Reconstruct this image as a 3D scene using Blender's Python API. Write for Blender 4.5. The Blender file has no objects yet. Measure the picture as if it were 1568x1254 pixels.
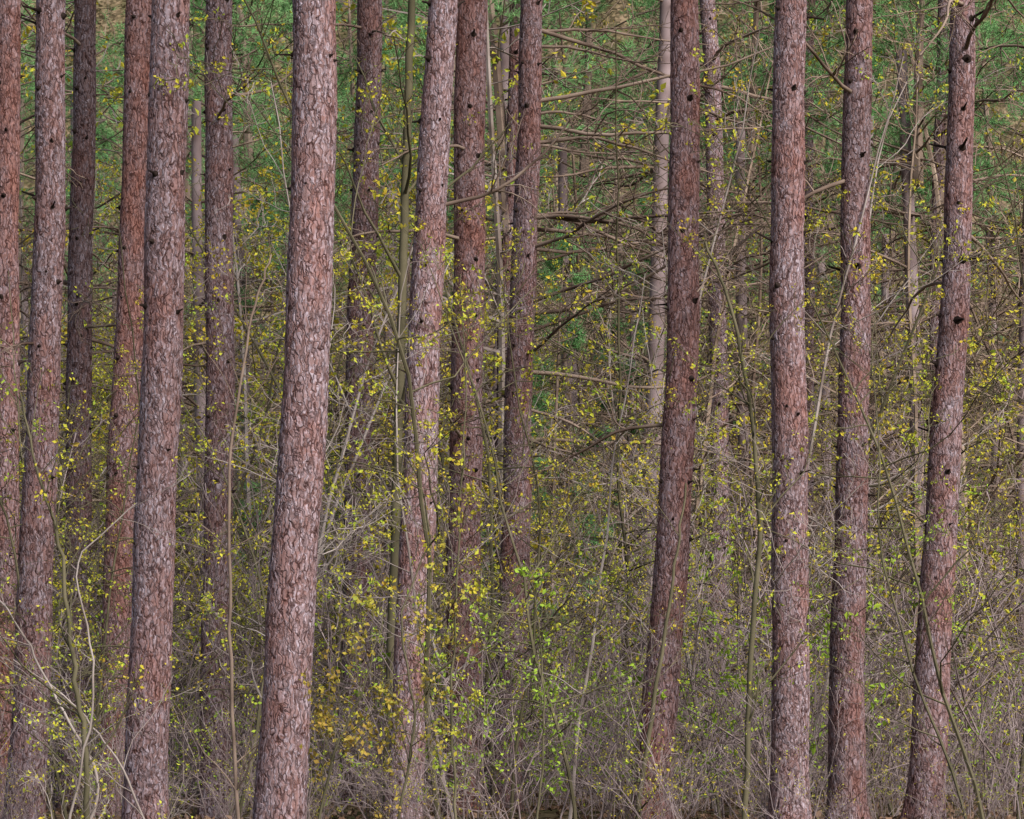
import bpy, math, random
import numpy as np
from mathutils import Vector

rs = np.random.RandomState(7)
random.seed(7)
scene = bpy.context.scene
CAM_H = 1.36

# ------------------------------------------------------------------ helpers
class MB:
    def __init__(self):
        self.v=[]; self.n=0; self.f=[]
    def add(self, v, f, m=0):
        v=np.asarray(v,dtype=np.float64); f=np.asarray(f,dtype=np.int64)
        self.v.append(v); self.f.append((f+self.n,m)); self.n+=len(v)
    def compact(self):
        V=np.concatenate(self.v); g={}
        for f,m in self.f: g.setdefault((f.shape[1],m),[]).append(f)
        return V,[(np.concatenate(l),m) for (k,m),l in g.items()]
    def merge(self, comp, loc, rot, s):
        V,fs=comp; c,sn=math.cos(rot),math.sin(rot)
        M=np.array([[c,-sn,0],[sn,c,0],[0,0,1]])
        W=V@M.T*s+np.array(loc); self.v.append(W)
        for f,m in fs: self.f.append((f+self.n,m))
        self.n+=len(W)
    def mesh(self, name, mats, smooth=True):
        me=bpy.data.meshes.new(name)
        V=np.concatenate(self.v); me.vertices.add(len(V)); me.vertices.foreach_set("co",V.astype(np.float32).ravel())
        loops=np.concatenate([f.ravel() for f,_ in self.f])
        sizes=np.concatenate([np.full(len(f),f.shape[1]) for f,_ in self.f])
        mi=np.concatenate([np.full(len(f),m) for f,m in self.f])
        st=np.concatenate([[0],np.cumsum(sizes)[:-1]])
        me.loops.add(len(loops)); me.loops.foreach_set("vertex_index",loops.astype(np.int32))
        me.polygons.add(len(sizes)); me.polygons.foreach_set("loop_start",st.astype(np.int32))
        me.polygons.foreach_set("loop_total",sizes.astype(np.int32))
        me.polygons.foreach_set("material_index",mi.astype(np.int32))
        me.polygons.foreach_set("use_smooth",np.full(len(sizes),smooth))
        for m in mats: me.materials.append(m)
        me.update(calc_edges=True)
        return me

def tube(mb, P, R, sides=3, mat=0):
    P=np.asarray(P,float); n=len(P); R=np.asarray(R,float)
    T=np.gradient(P,axis=0); T/= (np.linalg.norm(T,axis=1,keepdims=True)+1e-9)
    ref=np.array([0.,0.,1.]) if abs(T[0,2])<0.8 else np.array([1.,0.,0.])
    A=np.cross(T,ref); A/= (np.linalg.norm(A,axis=1,keepdims=True)+1e-9)
    B=np.cross(T,A)
    a=np.arange(sides)*2*math.pi/sides
    V=P[:,None,:]+R[:,None,None]*(np.cos(a)[None,:,None]*A[:,None,:]+np.sin(a)[None,:,None]*B[:,None,:])
    i=np.arange(n-1)[:,None]*sides; j=np.arange(sides)[None,:]; k=(j+1)%sides
    F=np.stack([i+j,i+k,i+sides+k,i+sides+j],-1).reshape(-1,4)
    mb.add(V.reshape(-1,3),F,mat)

def unit(v): return v/(np.linalg.norm(v,axis=-1,keepdims=True)+1e-9)

def leaves(mb, pts, k, size, mat, r, droop=0.2, spread=0.02, width=0.6):
    pts=np.repeat(np.asarray(pts),k,axis=0); n=len(pts)
    D=r.normal(size=(n,3)); D[:,2]-=droop; D=unit(D)
    S=unit(np.cross(D,r.normal(size=(n,3)))); N=np.cross(D,S)
    s=size*r.uniform(.5,1.3,size=(n,1))
    b=pts+r.normal(size=(n,3))*spread
    w=width*s*.5
    v0=b; v1=b+D*s*.45+S*w+N*s*.12; v2=b+D*s-N*s*.08; v3=b+D*s*.45-S*w+N*s*.12
    V=np.stack([v0,v1,v2,v3],1).reshape(-1,3)
    F=np.arange(4*n).reshape(-1,4)
    mb.add(V,F,mat)

def walk(p, d, L, r, seg, jit, up):
    d=unit(np.array(d,float)); P=[np.array(p,float)]
    for i in range(seg):
        d=unit(d+r.normal(size=3)*jit+np.array([0,0,up])/seg)
        P.append(P[-1]+d*L/seg)
    return np.array(P)

def side_dir(d, r, ang):
    d=unit(d); s=unit(np.cross(d,r.normal(size=3)))
    return math.cos(ang)*d+math.sin(ang)*s

def grow(mb, p, d, L, rad, lv, r, cfg, tips):
    seg=cfg['seg'][lv]
    P=walk(p,d,L,r,seg,cfg['jit'][lv],cfg['up'][lv])
    R=np.linspace(rad,max(rad*cfg['tap'],cfg['rmin']),seg+1)
    tube(mb,P,R,cfg['sides'][lv],0)
    if lv==len(cfg['n']):
        tips.append(P[-1])
        if r.rand()<cfg.get('mid',.5): tips.append(P[len(P)//2])
        return
    tips.append(P[-1])
    n=cfg['n'][lv]; n=int(n*r.uniform(.75,1.25)+.5)
    for i in range(n):
        t=r.uniform(cfg['t0'][lv],1.0)
        x=t*seg; k=min(int(x),seg-1); q=P[k]+(P[k+1]-P[k])*(x-k)
        dd=side_dir(P[k+1]-P[k],r,cfg['ang'][lv]*r.uniform(.7,1.25))
        l=L*cfg['len'][lv]*r.uniform(.5,1.2)*(1.15-.6*t)
        grow(mb,q,dd,l,max(R[k]*cfg['rr'],cfg['rmin']),lv+1,r,cfg,tips)

# ------------------------------------------------------------------ materials
def newmat(name):
    m=bpy.data.materials.new(name); m.use_nodes=True
    nt=m.node_tree; nt.nodes.clear()
    return m,nt,nt.nodes,nt.links
def ramp(N,stops,interp='LINEAR'):
    n=N.new('ShaderNodeValToRGB'); cr=n.color_ramp; cr.interpolation=interp
    while len(cr.elements)>1: cr.elements.remove(cr.elements[-1])
    cr.elements[0].position=stops[0][0]; c=stops[0][1]; cr.elements[0].color=(*c,1)
    for p,c in stops[1:]:
        e=cr.elements.new(p); e.color=(*c,1)
    return n
def mix(N,L,a,b,fac,mode='MIX'):
    n=N.new('ShaderNodeMix'); n.data_type='RGBA'; n.blend_type=mode
    for s,v in ((n.inputs[0],fac),(n.inputs[6],a),(n.inputs[7],b)):
        if hasattr(v,'is_output'): L.new(v,s)
        else: s.default_value=v if not isinstance(v,tuple) else (*v,1)
    return n.outputs[2]
def math_(N,L,op,a,b=None,c=None,clamp=False):
    n=N.new('ShaderNodeMath'); n.operation=op; n.use_clamp=clamp
    for i,v in enumerate((a,b,c)):
        if v is None: continue
        if hasattr(v,'is_output'): L.new(v,n.inputs[i])
        else: n.inputs[i].default_value=v
    return n.outputs[0]
def vmath(N,L,op,a,b):
    n=N.new('ShaderNodeVectorMath'); n.operation=op
    for i,v in enumerate((a,b)):
        if hasattr(v,'is_output'): L.new(v,n.inputs[i])
        else: n.inputs[i].default_value=v
    return n.outputs[0]

def bark_material():
    m,nt,N,L=newmat("red_pine_bark")
    tc=N.new('ShaderNodeTexCoord'); oi=N.new('ShaderNodeObjectInfo')
    off=math_(N,L,'MULTIPLY',oi.outputs['Random'],37.0)
    base=vmath(N,L,'ADD',tc.outputs['Object'],off)
    nz=N.new('ShaderNodeTexNoise'); nz.inputs['Scale'].default_value=13; nz.inputs['Detail'].default_value=4
    L.new(base,nz.inputs['Vector'])
    d=vmath(N,L,'SUBTRACT',nz.outputs['Color'],(.5,.5,.5)); d=vmath(N,L,'MULTIPLY',d,(.09,.09,.18))
    co=vmath(N,L,'ADD',base,d)
    c1=vmath(N,L,'MULTIPLY',co,(1,1,.19)); c2=vmath(N,L,'MULTIPLY',co,(1,1,.38))
    v1=N.new('ShaderNodeTexVoronoi'); v1.feature='DISTANCE_TO_EDGE'; v1.inputs['Scale'].default_value=27; L.new(c1,v1.inputs['Vector'])
    v2=N.new('ShaderNodeTexVoronoi'); v2.feature='F1'; v2.inputs['Scale'].default_value=62; L.new(c2,v2.inputs['Vector'])
    sep=N.new('ShaderNodeSeparateColor'); L.new(v2.outputs['Color'],sep.inputs[0])
    cr=ramp(N,[(.0,(.20,.122,.118)),(.35,(.24,.165,.168)),(.7,(.28,.212,.232)),(1,(.40,.34,.39))]); L.new(sep.outputs[0],cr.inputs[0])
    n2=N.new('ShaderNodeTexNoise'); n2.inputs['Scale'].default_value=2.6; n2.inputs['Detail'].default_value=6; n2.inputs['Roughness'].default_value=.7
    L.new(vmath(N,L,'MULTIPLY',base,(1,1,.5)),n2.inputs['Vector'])
    bl=N.new('ShaderNodeMapRange'); bl.inputs[1].default_value=.44; bl.inputs[2].default_value=.64; L.new(n2.outputs['Fac'],bl.inputs[0])
    sepo=N.new('ShaderNodeSeparateColor'); L.new(oi.outputs['Color'],sepo.inputs[0])
    redf=math_(N,L,'MULTIPLY',math_(N,L,'ADD',bl.outputs[0],math_(N,L,'SUBTRACT',sepo.outputs[0],.5)),.75,clamp=True)
    rr=ramp(N,[(0,(.18,.078,.064)),(1,(.32,.165,.142))]); L.new(sep.outputs[1],rr.inputs[0])
    col=mix(N,L,cr.outputs[0],rr.outputs[0],redf)
    n3=N.new('ShaderNodeTexNoise'); n3.inputs['Scale'].default_value=75; n3.inputs['Detail'].default_value=3
    L.new(vmath(N,L,'MULTIPLY',base,(1,1,.25)),n3.inputs['Vector'])
    g=ramp(N,[(.3,(.62,.62,.62)),(.7,(1.22,1.22,1.22))]); L.new(n3.outputs['Fac'],g.inputs[0])
    col=mix(N,L,col,g.outputs[0],1.0,'MULTIPLY')
    ck=ramp(N,[(0,(.15,.12,.11)),(.06,(.42,.37,.36)),(.16,(1,1,1))]); L.new(v1.outputs['Distance'],ck.inputs[0])
    ckf=N.new('ShaderNodeMapRange'); ckf.inputs[1].default_value=.35; ckf.inputs[2].default_value=.62; ckf.inputs[3].default_value=.35; ckf.inputs[4].default_value=1.0; L.new(nz.outputs['Fac'],ckf.inputs[0])
    col=mix(N,L,col,ck.outputs[0],ckf.outputs[0],'MULTIPLY')
    val=N.new('ShaderNodeCombineColor')
    for i in range(3): L.new(sepo.outputs[1],val.inputs[i])
    col=mix(N,L,col,val.outputs[0],1.0,'MULTIPLY')
    b=N.new('ShaderNodeBsdfDiffuse'); L.new(col,b.inputs['Color'])
    e=N.new('ShaderNodeMapRange'); e.interpolation_type='SMOOTHSTEP'; e.inputs[1].default_value=0; e.inputs[2].default_value=.18; L.new(v1.outputs['Distance'],e.inputs[0])
    h=math_(N,L,'MULTIPLY',e.outputs[0],.55)
    h=math_(N,L,'MULTIPLY_ADD',sep.outputs[0],.3,h)
    h=math_(N,L,'MULTIPLY_ADD',n3.outputs['Fac'],.3,h)
    dn=N.new('ShaderNodeDisplacement'); dn.inputs['Midlevel'].default_value=.6; dn.inputs['Scale'].default_value=.011
    L.new(h,dn.inputs['Height'])
    o=N.new('ShaderNodeOutputMaterial'); L.new(b.outputs[0],o.inputs[0]); L.new(dn.outputs[0],o.inputs['Displacement'])
    m.displacement_method='BOTH'
    return m

def posnoise(N,L,scale):
    g=N.new('ShaderNodeNewGeometry'); n=N.new('ShaderNodeTexNoise'); n.inputs['Scale'].default_value=scale; n.inputs['Detail'].default_value=1
    L.new(g.outputs['Position'],n.inputs['Vector']); return g,n.outputs['Fac']
def twig_material(name, a, b, scale=3):
    m,nt,N,L=newmat(name)
    g,f=posnoise(N,L,scale)
    f=math_(N,L,'MULTIPLY_ADD',g.outputs['Random Per Island'],.5,math_(N,L,'MULTIPLY_ADD',f,1.6,-.55))
    cr=ramp(N,[(0,a),(1,b)]); L.new(f,cr.inputs[0])
    b_=N.new('ShaderNodeBsdfDiffuse'); L.new(cr.outputs[0],b_.inputs[0])
    o=N.new('ShaderNodeOutputMaterial'); L.new(b_.outputs[0],o.inputs[0]); return m
def leaf_material(name, stops, trans=.25):
    m,nt,N,L=newmat(name)
    g,f=posnoise(N,L,.45)
    f=math_(N,L,'MULTIPLY_ADD',g.outputs['Random Per Island'],.55,math_(N,L,'MULTIPLY_ADD',f,1.8,-.68))
    cr=ramp(N,stops); L.new(f,cr.inputs[0])
    d=N.new('ShaderNodeBsdfDiffuse'); L.new(cr.outputs[0],d.inputs[0])
    o=N.new('ShaderNodeOutputMaterial')
    if trans>0:
        t=N.new('ShaderNodeBsdfTranslucent'); L.new(cr.outputs[0],t.inputs[0])
        mx=N.new('ShaderNodeMixShader'); mx.inputs[0].default_value=trans; L.new(d.outputs[0],mx.inputs[1]); L.new(t.outputs[0],mx.inputs[2])
        L.new(mx.outputs[0],o.inputs[0])
    else: L.new(d.outputs[0],o.inputs[0])
    return m

M_bark=bark_material()
M_stub=twig_material("dead_knot_wood",(.012,.009,.008),(.045,.032,.028),20)
M_dead=twig_material("dead_branch_bark",(.07,.046,.037),(.31,.235,.19))
M_under=twig_material("understory_twig_bark",(.12,.08,.062),(.37,.285,.22))
M_grey=twig_material("grey_twig_bark",(.15,.115,.10),(.38,.33,.31))
M_purp=twig_material("brush_twig_bark",(.12,.085,.08),(.33,.27,.27))
M_oliv=twig_material("olive_sapling_bark",(.055,.052,.03),(.16,.14,.09))
M_ly=leaf_material("yellow_bud_leaves",[(0,(.50,.33,.05)),(.3,(.54,.45,.05)),(.65,(.48,.50,.06)),(1,(.32,.47,.06))])
M_lo=leaf_material("olive_bud_leaves",[(0,(.36,.24,.06)),(.35,(.42,.34,.06)),(.7,(.42,.43,.08)),(1,(.28,.40,.07))])
M_lg=leaf_material("fresh_green_leaves",[(0,(.30,.36,.04)),(.5,(.28,.42,.05)),(1,(.32,.48,.06))])
M_need=leaf_material("pine_needles",[(0,(.08,.17,.06)),(.5,(.15,.33,.12)),(1,(.27,.48,.20))],0)
M_litter=leaf_material("dry_leaves",[(0,(.08,.045,.03)),(.5,(.16,.10,.065)),(1,(.28,.19,.14))],0)
M_fbark=twig_material("far_pine_bark",(.13,.09,.085),(.34,.27,.28))

# ------------------------------------------------------------------ ground
def ground_z(x,y):
    x=np.asarray(x,float); y=np.asarray(y,float)
    z=-.03*np.clip(y-18,0,42)
    t=np.clip((y-66)/48,0,1)
    z=z+37*t*t*(3-2*t)
    z=z+.06*np.sin(x*.9+1.3)*np.sin(y*.7)+.035*np.sin(x*2.3)*np.cos(y*1.9+.5)
    return z
def gz(x,y): return float(ground_z(x,y))

def build_ground():
    ys=np.concatenate([np.linspace(-300,-5,20),np.arange(-4,60,.4),np.arange(60,130,1.5),np.linspace(132,900,30)])
    xs=np.concatenate([np.linspace(-700,-32,24),np.arange(-30,30.1,.5),np.linspace(32,700,24)])
    X,Y=np.meshgrid(xs,ys); Z=ground_z(X,Y)
    V=np.stack([X,Y,Z],-1).reshape(-1,3); nx=len(xs); ny=len(ys)
    i=np.arange(ny-1)[:,None]*nx; j=np.arange(nx-1)[None,:]
    F=np.stack([i+j,i+j+1,i+nx+j+1,i+nx+j],-1).reshape(-1,4)
    m,nt,N,L=newmat("forest_floor")
    tc=N.new('ShaderNodeTexCoord')
    n1=N.new('ShaderNodeTexNoise'); n1.inputs['Scale'].default_value=.8; n1.inputs['Detail'].default_value=8; n1.inputs['Roughness'].default_value=.75; L.new(tc.outputs['Object'],n1.inputs['Vector'])
    v=N.new('ShaderNodeTexVoronoi'); v.inputs['Scale'].default_value=9; L.new(tc.outputs['Object'],v.inputs['Vector'])
    c1=ramp(N,[(.32,(.035,.045,.022)),(.5,(.09,.075,.045)),(.68,(.18,.14,.10))]); L.new(n1.outputs['Fac'],c1.inputs[0])
    s=N.new('ShaderNodeSeparateColor'); L.new(v.outputs['Color'],s.inputs[0])
    c2=ramp(N,[(0,(.25,.25,.2)),(1,(1.6,1.5,1.4))]); L.new(s.outputs[0],c2.inputs[0])
    c=mix(N,L,c1.outputs[0],c2.outputs[0],1.0,'MULTIPLY')
    b=N.new('ShaderNodeBsdfDiffuse'); L.new(c,b.inputs['Color'])
    o=N.new('ShaderNodeOutputMaterial'); L.new(b.outputs[0],o.inputs[0])
    mb=MB(); mb.add(V,F); me=mb.mesh("ground",[m]); ob=bpy.data.objects.new("ground",me); scene.collection.objects.link(ob)
    mb=MB(); n=12000
    y=rs.uniform(17,40,n); x=rs.uniform(-1,1,n)*(.22*y+1.5)
    leaves(mb,np.stack([x,y,ground_z(x,y)+.02],-1),1,.08,0,rs,droop=0,spread=.01,width=.7)
    ob=bpy.data.objects.new("fallen_leaves",mb.mesh("fallen_leaves",[M_litter],False)); scene.collection.objects.link(ob)
build_ground()

def empty(name, loc=(0,0,0)):
    e=bpy.data.objects.new(name,None); e.location=loc; e.empty_display_size=.3; scene.collection.objects.link(e); return e
def child(name,me,par,loc=(0,0,0),rot=0,sc=1,tilt=(0,0)):
    o=bpy.data.objects.new(name,me); scene.collection.objects.link(o); o.parent=par
    o.location=loc; o.rotation_euler=(tilt[0],tilt[1],rot); o.scale=(sc,sc,sc)
    return o

# ------------------------------------------------------------------ pine boughs / crowns
def tufts(mb,pts,dirs,r,mat,k=12,Ln=.15,w=.010):
    n=len(pts); P=np.repeat(pts,k,0); D=unit(np.repeat(dirs,k,0)*.9+r.normal(size=(n*k,3))*.75)
    S=unit(np.cross(D,r.normal(size=D.shape))); l=Ln*r.uniform(.7,1.2,size=(n*k,1))
    P=P-np.repeat(dirs,k,0)*r.uniform(0,.08,size=(n*k,1))
    V=np.stack([P-S*w*.5,P+S*w*.5,P+D*l],1).reshape(-1,3)
    mb.add(V,np.arange(3*n*k).reshape(-1,3),mat)
def bough(mb,p,d,L,r,rad=.022,dens=1.0):
    P=walk(p,d,L,r,7,.10,.25); tube(mb,P,np.linspace(rad,.006,8),4,0)
    pts=[];dirs=[]
    for i in range(int(9*L*dens/1.6)+4):
        t=r.uniform(.3,1); x=t*7; a=min(int(x),6); q=P[a]+(P[a+1]-P[a])*(x-a)
        dd=side_dir(P[a+1]-P[a],r,r.uniform(.5,1.1)); dd[2]=dd[2]*.5+.12
        Q=walk(q,dd,L*.33*(1.3-t),r,4,.15,.3); tube(mb,Q,np.linspace(.008,.003,5),3,0)
        for s in (1,2,3,4):
            u=Q[s]-Q[s-1]; pts.append(Q[s]+r.normal(size=3)*.05); dirs.append(unit(u+r.normal(size=3)*.02))
    pts.append(P[-1]);dirs.append(unit(P[-1]-P[-2]))
    tufts(mb,np.array(pts),np.array(dirs),r,1)
def crown_mesh(seed,H=7.5,nb=24,Lmax=2.4,dens=.9):
    r=np.random.RandomState(seed); mb=MB()
    P=walk((0,0,-.2),(0,0,1),H,r,8,.03,.2); tube(mb,P,np.linspace(.10,.015,9),6,0)
    for i in range(nb):
        t=(i+r.rand())/nb; x=t*8; a=min(int(x),7); q=P[a]+(P[a+1]-P[a])*(x-a)
        an=r.uniform(0,6.28); L=Lmax*(1.05-t)**.6*r.uniform(.6,1.1)
        bough(mb,q,(math.cos(an),math.sin(an),.15+.5*t),L,r,dens=dens)
    return mb.mesh("pine_crown",[M_dead,M_need],False)
crowns=[crown_mesh(100+i) for i in range(3)]

cfg_dead=dict(seg=[10,7,4],jit=[.12,.2,.25],up=[-.15,.0,.1],sides=[5,3,3],n=[9,3],t0=[.15,.2],ang=[.9,.9],len=[.45,.45],rr=.5,tap=.3,rmin=.0045)
def dead_branch(mb,p,d,L,rad,r):
    b=MB(); tips=[]; grow(b,p,d,L,rad,0,r,cfg_dead,tips)
    mb.add(np.concatenate(b.v),np.concatenate([f for f,_ in b.f]),1)

# ------------------------------------------------------------------ main red pines, surveyed by bearing and distance
def E(px): return (px-784)/4000.0
ZT=1020/4000.; ZM=393/4000.; ZB=-234/4000.
def pine(name,d,bt,bm,bb,wt,wm,wb,red=.5,val=1.0,stub=(2.4,.62,1.0),dead=0,seed=0,Ht=19,side=None,deadz=None,sides=64,Lr=(.7,2.6)):
    r=np.random.RandomState(seed+11)
    zt,zm,zb=CAM_H+ZT*d,CAM_H+ZM*d,CAM_H+ZB*d
    xt,xm,xb=E(bt)*d,E(bm)*d,E(bb)*d
    q=np.polyfit([zb,zm,zt],[xb,xm,xt],2); dq=np.polyder(q)
    wq=np.polyfit([zb,zm,zt],np.array([wb,wm,wt])*d/8000.,1)
    z0=gz(xb,d)
    x0=float(np.polyval(q,z0))
    zs=np.concatenate([np.arange(z0-.2,zt+.6,.028),np.linspace(zt+.7,z0+Ht,36)])
    X=np.where(zs<=zt,np.polyval(q,zs),np.polyval(q,zt)+np.polyval(dq,zt)*.6*(zs-zt))
    ly=r.uniform(-.012,.012); ph=r.uniform(0,6,4)
    X=X+.012*np.sin(zs*1.1+ph[0])+.006*np.sin(zs*2.7+ph[1]); Y=d+ly*(zs-z0)+.015*np.sin(zs*.9+ph[2])
    R=np.polyval(wq,np.minimum(zs,zt))
    Rtop=np.polyval(wq,zt); up=zs>zt; R[up]=np.interp(zs[up],[zt,z0+Ht],[Rtop,.05])
    h=np.clip(zs-z0,0,9); R=R*(1+.22*np.exp(-h/.22))
    R=R*(1+.02*np.sin(zs*5+ph[3]))
    a=np.arange(sides)*2*math.pi/sides
    lob=1+.025*np.sin(2*a[None,:]+zs[:,None]*.6+ph[0])+.02*np.sin(3*a[None,:]-zs[:,None]*.9+ph[1])
    lob=lob+.10*np.exp(-h/.18)[:,None]*np.sin(5*a[None,:]+ph[2])
    RR=R[:,None]*lob
    V=np.stack([X[:,None]+RR*np.cos(a)-x0,Y[:,None]+RR*np.sin(a)-d,np.repeat(zs[:,None],sides,1)-z0],-1)
    n=len(zs); i=np.arange(n-1)[:,None]*sides; j=np.arange(sides)[None,:]; k=(j+1)%sides
    F=np.stack([i+j,i+k,i+sides+k,i+sides+j],-1).reshape(-1,4)
    par=empty(name,(x0,d,z0))
    mb=MB(); mb.add(V.reshape(-1,3),F); tr=child("trunk",mb.mesh("trunk",[M_bark]),par)
    tr.color=(red,val,0,1)
    ax=lambda z:np.array([np.interp(z,zs,X)-x0,np.interp(z,zs,Y)-d,z-z0])
    rad=lambda z:float(np.interp(z,zs,R))
    sb=MB(); zz=z0+stub[0]+r.uniform(0,.4); start=zz
    while zz<z0+12.5:
        m=r.randint(2,5); a0=r.uniform(0,6.28)
        for s in range(m):
            an=a0+s*6.28/m+r.normal()*.35; z=zz+r.normal()*.05
            dv=np.array([math.cos(an),math.sin(an),r.uniform(-.1,.5)]); dv=unit(dv)
            p=ax(z); rr=rad(z); big=r.uniform(.5,1.1)*stub[2]*min(1,.5+(zz-start)/4.)
            L=r.choice([.004,.02,.05,.16],p=[.32,.28,.25,.15])*big+.004
            rk=.0145*big
            q0=p+dv*np.array([1,1,.1])*(rr*.92)
            s1=rr*.08+.007
            pts=[q0,q0+dv*s1,q0+dv*(s1+.009),q0+dv*(s1+.018),q0+dv*(s1+.022+L)]
            tube(sb,pts,[rk*2.7,rk*2.1,rk*1.5,rk*.95,rk*.6],7,0)
            e=pts[-1]; tube(sb,[e,e+dv*.004],[rk*.6,.0005],7,0)
        zz+=stub[1]*r.uniform(.75,1.25)
    for s in range(dead):
        z=z0+(r.uniform(*deadz) if deadz else r.uniform(3.8,11.5))
        an=r.uniform(0,6.28) if side is None else (0 if side>0 else math.pi)+r.normal()*.5
        L=r.uniform(*Lr); dv=(math.cos(an),math.sin(an),r.uniform(-.15,.25))
        dead_branch(sb,ax(z)+np.array(dv)*rad(z)*.8,dv,L,.012+L*.0055,r)
    child("branch_stubs",sb.mesh("branch_stubs",[M_stub,M_dead]),par)
    zc=z0+Ht-6.6
    child("crown",crowns[seed%3],par,tuple(ax(zc)),r.uniform(0,6.28))
    return par

T="red_pine_tree"
pine(T,27,14,8,0,38,42,48,red=.9,seed=1)
pine(T,25,77,65,36,44,50,58,red=.45,val=.95,seed=2,dead=2,Lr=(.4,1.2))
pine(T,33,130,121,110,34,37,42,red=.4,val=.65,seed=3,dead=9)
pine(T,30,216,192,172,42,46,50,red=.95,val=.95,seed=4,dead=2)
pine(T,22,265,244,223,57,61,68,red=.42,val=1.12,seed=5)
pine(T,30,335,336,327,40,43,48,red=.45,val=.85,seed=6,dead=7)
pine(T,20,483,464,428,65,71,78,red=.36,val=1.06,stub=(3.6,.9,.7),seed=7)
pine(T,35,568,551,541,38,42,44,red=.5,val=.85,seed=8,dead=12)
pine(T,26,677,646,620,44,51,56,red=.5,val=1.1,seed=9,dead=1)
pine(T,29,724,714,708,46,50,54,red=.85,val=1.0,seed=10,dead=3)
pine(T,33,815,795,775,34,42,48,red=.6,val=.9,seed=12,dead=24,side=1,deadz=(4.5,10.5),Lr=(1.4,3.6))
pine(T,38,790,769,752,16,19,22,red=.5,val=.65,seed=13,dead=10,Ht=15)
pine(T,26,1050,1040,998,42,50,58,red=.8,val=1.02,seed=14,dead=2)
pine(T,40,1083,1101,1090,24,28,30,red=.1,val=1.1,seed=15,dead=24,deadz=(4,12),Lr=(1.4,3.6))
pine(T,25,1210,1207,1213,46,54,60,red=.5,val=1.05,seed=16,dead=1)
pine(T,26,1318,1306,1296,40,47,58,red=.6,val=.92,seed=17,dead=7)
pine(T,26,1477,1453,1412,38,48,56,red=.5,val=1.0,stub=(2.2,.5,1.3),seed=18,dead=5)
pine(T,42,1445,1432,1440,15,18,22,red=.2,val=.9,seed=19,dead=24,deadz=(4,12),Ht=16,Lr=(1.4,3.6))
pine(T,45,1238,1237,1241,16,18,20,red=.3,val=.8,seed=20,dead=22,deadz=(4,12),Ht=16,Lr=(1.4,3.6))

# ------------------------------------------------------------------ saplings
def sapling_mb(seed,H,rad,cfg,k,size,lean=(0,0,1),stems=1,leaf_keep=1.0,spread=.02,fan=.32):
    r=np.random.RandomState(seed); mb=MB(); tips=[]
    for s in range(stems):
        dv=np.array(lean,float)+ (r.normal(size=3)*[fan,fan,0] if stems>1 else 0)
        p=(r.normal()*.25,r.normal()*.25,-.1) if stems>1 else (0,0,-.1)
        grow(mb,p,dv,H*(r.uniform(.55,1.1) if stems>1 else 1),rad*(r.uniform(.5,1.1) if stems>1 else 1),0,r,cfg,tips)
    tips=np.array(tips); tips=tips[r.rand(len(tips))<leaf_keep]
    if len(tips): leaves(mb,tips,k,size,1,r,spread=spread)
    return mb
cfg_sap=dict(seg=[16,8,5,3],jit=[.08,.18,.25,.25],up=[.12,.15,.2,.2],sides=[6,4,3,3],n=[20,6,2],t0=[.16,.2,.25],ang=[1.1,.8,.8],len=[.27,.42,.5],rr=.5,tap=.2,rmin=.0030)
cfg_tall=dict(seg=[16,8,5,2],jit=[.04,.17,.25,.25],up=[.1,.15,.2,.15],sides=[5,3,3,3],n=[26,6,2],t0=[.08,.15,.2],ang=[1.25,.9,.8],len=[.26,.42,.5],rr=.42,tap=.2,rmin=.0075,mid=.5)
cfg_brush=dict(seg=[8,5,3],jit=[.16,.22,.25],up=[.2,.4,.3],sides=[4,3,3],n=[9,2],t0=[.12,.2],ang=[.95,.8],len=[.38,.5],rr=.5,tap=.3,rmin=.0036)
saps=[sapling_mb(300+i,8,.026,cfg_sap,5,.044,leaf_keep=.36,spread=.025).mesh("maple_sapling",[M_grey if i%2 else M_oliv,M_ly],False) for i in range(5)]
greens=[sapling_mb(360+i,2.2,.009,cfg_brush,5,.05,stems=4,leaf_keep=.32,spread=.025).mesh("green_shrub",[M_purp,M_lg],False) for i in range(4)]
def block(name,srcs,n,size,seed,mats,sc):
    r=np.random.RandomState(seed); mb=MB(); comps=[s.compact() for s in srcs]
    for i in range(n):
        gx=((i*0.618034)%1-.5)*size; gy=((i+.5)/n-.5)*size
        mb.merge(comps[r.randint(len(comps))],(gx+r.normal()*.2,gy+r.normal()*.2,0),r.uniform(0,6.28),r.uniform(*sc))
    return mb.mesh(name,mats,False)
bsrc=[sapling_mb(340+i,3.0,.010,cfg_brush,3,.042,stems=8,leaf_keep=.36) for i in range(5)]
clumps=[b.mesh("brush_clump",[M_purp,M_ly],False) for b in bsrc[:3]]
bblocks=[block("brush_block",bsrc,10,5,600+i,[M_purp,M_ly if i%2 else M_lo],(.7,1.7)) for i in range(4)]
ysrc=[sapling_mb(320+i,13,.06,cfg_tall,4,.09,leaf_keep=.85,spread=.05) for i in range(3)]
osrc=[sapling_mb(330+i,13,.06,cfg_tall,3,.07,leaf_keep=.38,spread=.05) for i in range(3)]
yblocks=[block("maple_block",ysrc,4,7,620+i,[M_grey,M_ly],(.7,1.25)) for i in range(2)]
oblocks=[block("understory_block",osrc,5,7,640+i,[M_under,M_lo],(.7,1.25)) for i in range(3)]

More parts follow.
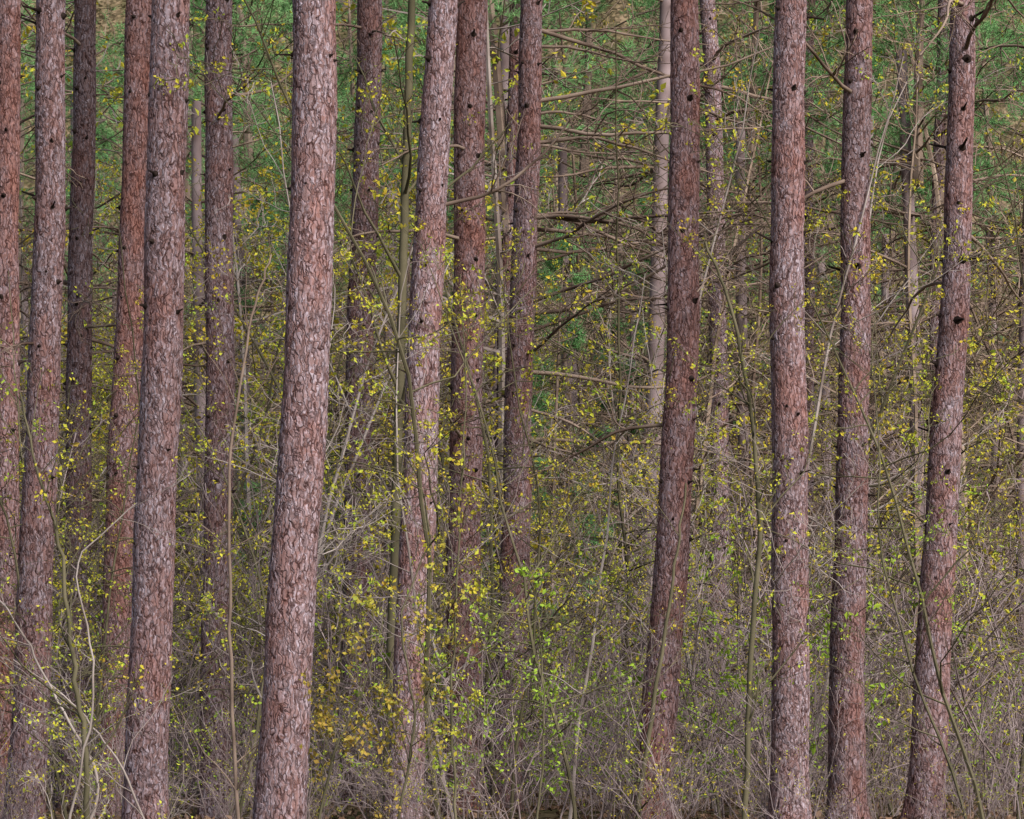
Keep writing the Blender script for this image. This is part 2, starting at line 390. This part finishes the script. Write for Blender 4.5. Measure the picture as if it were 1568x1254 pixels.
def tiles(chooser,size,d0,d1,seed):
    r=np.random.RandomState(seed); par={}
    y=d0+size/2
    while y<d1:
        half=.21*y+2; nx=int(math.ceil(2*half/size)); o=r.uniform(0,size)
        for i in range(nx+1):
            x=-half-o+ (i+.5)*size
            if abs(x)>half+size/2: continue
            nm,me=chooser(x/y,y,r)
            if nm not in par: par[nm]=empty(nm)
            child("stems",me,par[nm],(x,y,gz(x,y)),r.randint(4)*math.pi/2)
        y+=size
tiles(lambda u,y,r:("brush_thicket",bblocks[r.randint(4)]),5,29,54,1)
def ch(u,y,r):
    if u< -.02 and r.rand()<.9 or r.rand()<.15: return ("yellow_maple_grove",yblocks[r.randint(2)])
    return ("understory_grove",oblocks[r.randint(3)])
tiles(ch,7,36,66,2)

def scatter(parname,meshes,n,d0,d1,r,sc=(.8,1.2),px=(-80,1650),pw=1.0):
    par=empty(parname)
    for i in range(n):
        d=d0+(d1-d0)*r.rand()**pw; x=E(r.uniform(*px))*d
        child("stem",meshes[r.randint(len(meshes))],par,(x,d,gz(x,d)),r.uniform(0,6.28),r.uniform(*sc),(r.normal()*.11,r.normal()*.11))
    return par
scatter("maple_sapling_thicket",saps,36,29,42,np.random.RandomState(3),(.7,1.4))
scatter("maple_sapling_thicket",saps,13,22,28,np.random.RandomState(33),(.6,1.1),px=(-80,900))
scatter("maple_sapling_thicket",saps,5,23,28,np.random.RandomState(34),(.6,1.0),px=(900,1650))
scatter("green_shrub_patch",greens,13,24,32,np.random.RandomState(8),(.7,1.3),px=(730,1000))
scatter("green_shrub_patch",greens,12,27,36,np.random.RandomState(9),(1.0,1.8),px=(1060,1330))
scatter("green_shrub_patch",greens,22,25,36,np.random.RandomState(10),(.7,1.3),px=(100,1600))
scatter("low_brush",clumps,46,22,29,np.random.RandomState(11),(.2,.55))

# distant pines
def far_pine(seed):
    r=np.random.RandomState(seed); mb=MB(); H=13
    P=walk((0,0,-.3),(0,0,1),H,r,14,.012,.3); tube(mb,P,np.linspace(.15,.09,15),12,0)
    for i in range(46):
        z=r.uniform(3,12.8); k=min(int(z),12); an=r.uniform(0,6.28); dv=(math.cos(an),math.sin(an),r.uniform(-.1,.3))
        dead_branch(mb,P[k],dv,r.uniform(1.,3.4),.026,r)
    return mb.mesh("far_pine_trunk",[M_fbark,M_dead]),P[-1]
fp=[far_pine(500+i) for i in range(3)]
bigc=[crown_mesh(520+i,8.5,36,3.2,.8) for i in range(2)]
par=empty("distant_pine_forest"); r=np.random.RandomState(12)
for i in range(48):
    d=39+30*((i+.5)/48); x=(((i*.618034)%1)*1.12-.06)*1568; x=E(x)*d; s=r.uniform(.75,1.1); me,top=fp[r.randint(3)]
    z=gz(x,d); child("pine_trunk",me,par,(x,d,z),r.uniform(0,6.28),s)
    sh=r.uniform(.3,3.4)
    child("pine_crown",bigc[r.randint(2)],par,(x,d,z+(13-sh)*s),r.uniform(0,6.28),s)

def young_pine(seed,H):
    r=np.random.RandomState(seed); mb=MB(); P=walk((0,0,-.1),(0,0,1),H,r,8,.02,.2); tube(mb,P,np.linspace(.07,.01,9),6,0)
    for i in range(40):
        t=.3+.7*(i+r.rand())/40; x=t*8; a=min(int(x),7); q=P[a]+(P[a+1]-P[a])*(x-a); an=r.uniform(0,6.28)
        bough(mb,q,(math.cos(an),math.sin(an),.2),1.6*(1.25-t)*r.uniform(.6,1.1),r,rad=.012)
    return mb.mesh("young_pine",[M_dead,M_need],False)
yp=young_pine(77,9.5)
for (px,d,s) in ((850,37,.86),(990,47,1.05),(420,48,1.2)):
    x=E(px)*d; o=bpy.data.objects.new("young_white_pine",yp); scene.collection.objects.link(o); o.location=(x,d,gz(x,d)); o.scale=(s,s,s); o.rotation_euler[2]=px

# ------------------------------------------------------------------ individual foreground saplings
def single(name,pts,r0,r1,seed,bark,leafmat,nb,bl,size,t0=.1,k=3,keep=.8,ang=.8,up=.35):
    r=np.random.RandomState(seed); W=np.array([[E(a)*d,d,CAM_H+(1020-b)/4000.*d] for a,b,d in pts])
    t=np.linspace(0,len(W)-1,len(W)*6); P=np.stack([np.interp(t,range(len(W)),W[:,i]) for i in range(3)],-1)
    for _ in range(3): P[1:-1]=(P[:-2]+2*P[1:-1]+P[2:])/4
    P[1:-1]+=r.normal(size=P[1:-1].shape)*.006
    g0=gz(P[0,0],P[0,1])-.05
    if P[0,2]>g0: P=np.vstack([[P[0,0],P[0,1],g0],P])
    org=P[0].copy(); P=P-org; mb=MB(); R=np.linspace(r0,r1,len(P)); tube(mb,P,R,8,0)
    cfg=dict(seg=[7,5,3],jit=[.14,.22,.25],up=[up,.3,.2],sides=[5,3,3],n=[5,2],t0=[.2,.2],ang=[.75,.8],len=[.42,.5],rr=.5,tap=.25,rmin=.0018)
    tips=[]
    for i in range(nb):
        q=r.uniform(t0,1)*(len(P)-1); a=min(int(q),len(P)-2)
        dv=side_dir(P[a+1]-P[a],r,ang*r.uniform(.7,1.2)); grow(mb,P[a],dv,bl*r.uniform(.5,1.3),R[a]*.45,0,r,cfg,tips)
    tips=np.array(tips); tips=tips[r.rand(len(tips))<keep]
    leaves(mb,tips,k,size,1,r)
    o=bpy.data.objects.new(name,mb.mesh(name,[bark,leafmat])); scene.collection.objects.link(o); o.location=org
single("striped_maple_tree",[(592,1260,28),(603,900,28),(612,600,28),(620,300,28),(631,0,28),(640,-300,28)],.06,.035,1,M_oliv,M_ly,16,1.6,.04,t0=.25,keep=.5)
single("maple_sapling",[(1140,1262,24.5),(1150,1000,24.5),(1166,800,24.5),(1150,620,24.5),(1120,470,24.5),(1080,370,24.5)],.030,.012,2,M_oliv,M_ly,16,1.0,.036,keep=.5)
single("maple_sapling",[(972,1275,23),(1000,1080,23),(1030,900,23),(1050,740,23)],.026,.008,3,M_oliv,M_ly,5,.7,.035,keep=.4)
single("maple_sapling",[(135,1330,17),(132,1150,17),(110,1000,17),(95,850,17),(60,730,17),(30,600,17)],.022,.006,4,M_oliv,M_ly,16,.9,.03,keep=.4)
single("maple_sapling",[(110,1330,17.5),(160,1200,17.5),(90,1080,17.5),(30,960,17.5),(-30,880,17.5)],.013,.005,5,M_grey,M_ly,10,.8,.03,keep=.3)
single("maple_sapling",[(250,1330,18),(190,1180,18),(120,1080,18),(20,1010,18)],.010,.004,6,M_grey,M_ly,12,.8,.03,keep=.3)
single("maple_sapling",[(70,1330,17),(110,1250,17),(150,1050,17),(110,860,17),(210,770,17)],.011,.004,16,M_grey,M_ly,10,.7,.03,keep=.3)
single("maple_sapling",[(600,1300,19.5),(640,1100,19.5),(610,950,19.5),(660,820,19.5)],.012,.005,7,M_oliv,M_lo,14,.7,.042,k=4,keep=.55)
single("maple_sapling",[(700,1290,21),(690,1080,21),(700,880,21),(715,600,21),(705,420,21)],.012,.004,8,M_oliv,M_ly,20,.7,.042,k=4,keep=.5)
single("maple_sapling",[(480,1310,18.5),(510,1150,18.5),(560,1050,18.5),(590,930,18.5)],.011,.004,9,M_oliv,M_lo,12,.6,.042,k=4,keep=.5)
single("maple_sapling",[(365,1290,22),(352,1000,22),(350,700,22),(385,480,22),(415,390,22)],.018,.008,10,M_dead,M_ly,14,1.0,.036,keep=.6)
single("maple_sapling",[(820,1290,22),(835,1120,22),(828,980,22),(815,890,22)],.011,.004,21,M_oliv,M_lg,9,.5,.045,k=4,keep=.4)

# ------------------------------------------------------------------ light
w=bpy.data.worlds.new("World"); scene.world=w; w.use_nodes=True
nt=w.node_tree; bg=nt.nodes['Background']; sky=nt.nodes.new('ShaderNodeTexSky'); sky.sky_type='NISHITA'; sky.sun_disc=False
EL,AZ=math.radians(40),math.radians(140)
sky.sun_elevation=EL; sky.sun_rotation=AZ; sky.dust_density=3; sky.air_density=1.2
nt.links.new(sky.outputs[0],bg.inputs[0]); bg.inputs[1].default_value=.15
sun=bpy.data.lights.new("sun","SUN"); sun.energy=4.9; sun.angle=math.radians(25); sun.color=(1,.96,.93)
so=bpy.data.objects.new("sun",sun); scene.collection.objects.link(so)
dirv=Vector((math.sin(AZ)*math.cos(EL),math.cos(AZ)*math.cos(EL),math.sin(EL)))
so.rotation_euler=dirv.to_track_quat('Z','Y').to_euler()

cam=bpy.data.cameras.new("camera"); co=bpy.data.objects.new("camera",cam); scene.collection.objects.link(co)
co.location=(0,0,CAM_H); co.rotation_euler=(math.radians(90),0,0)
cam.lens=36*4000/1568.; cam.sensor_width=36; cam.shift_y=393/1568.; cam.clip_end=3000; cam.clip_start=.1
scene.camera=co
scene.view_settings.view_transform='Standard'; scene.view_settings.look='None'; scene.view_settings.exposure=0
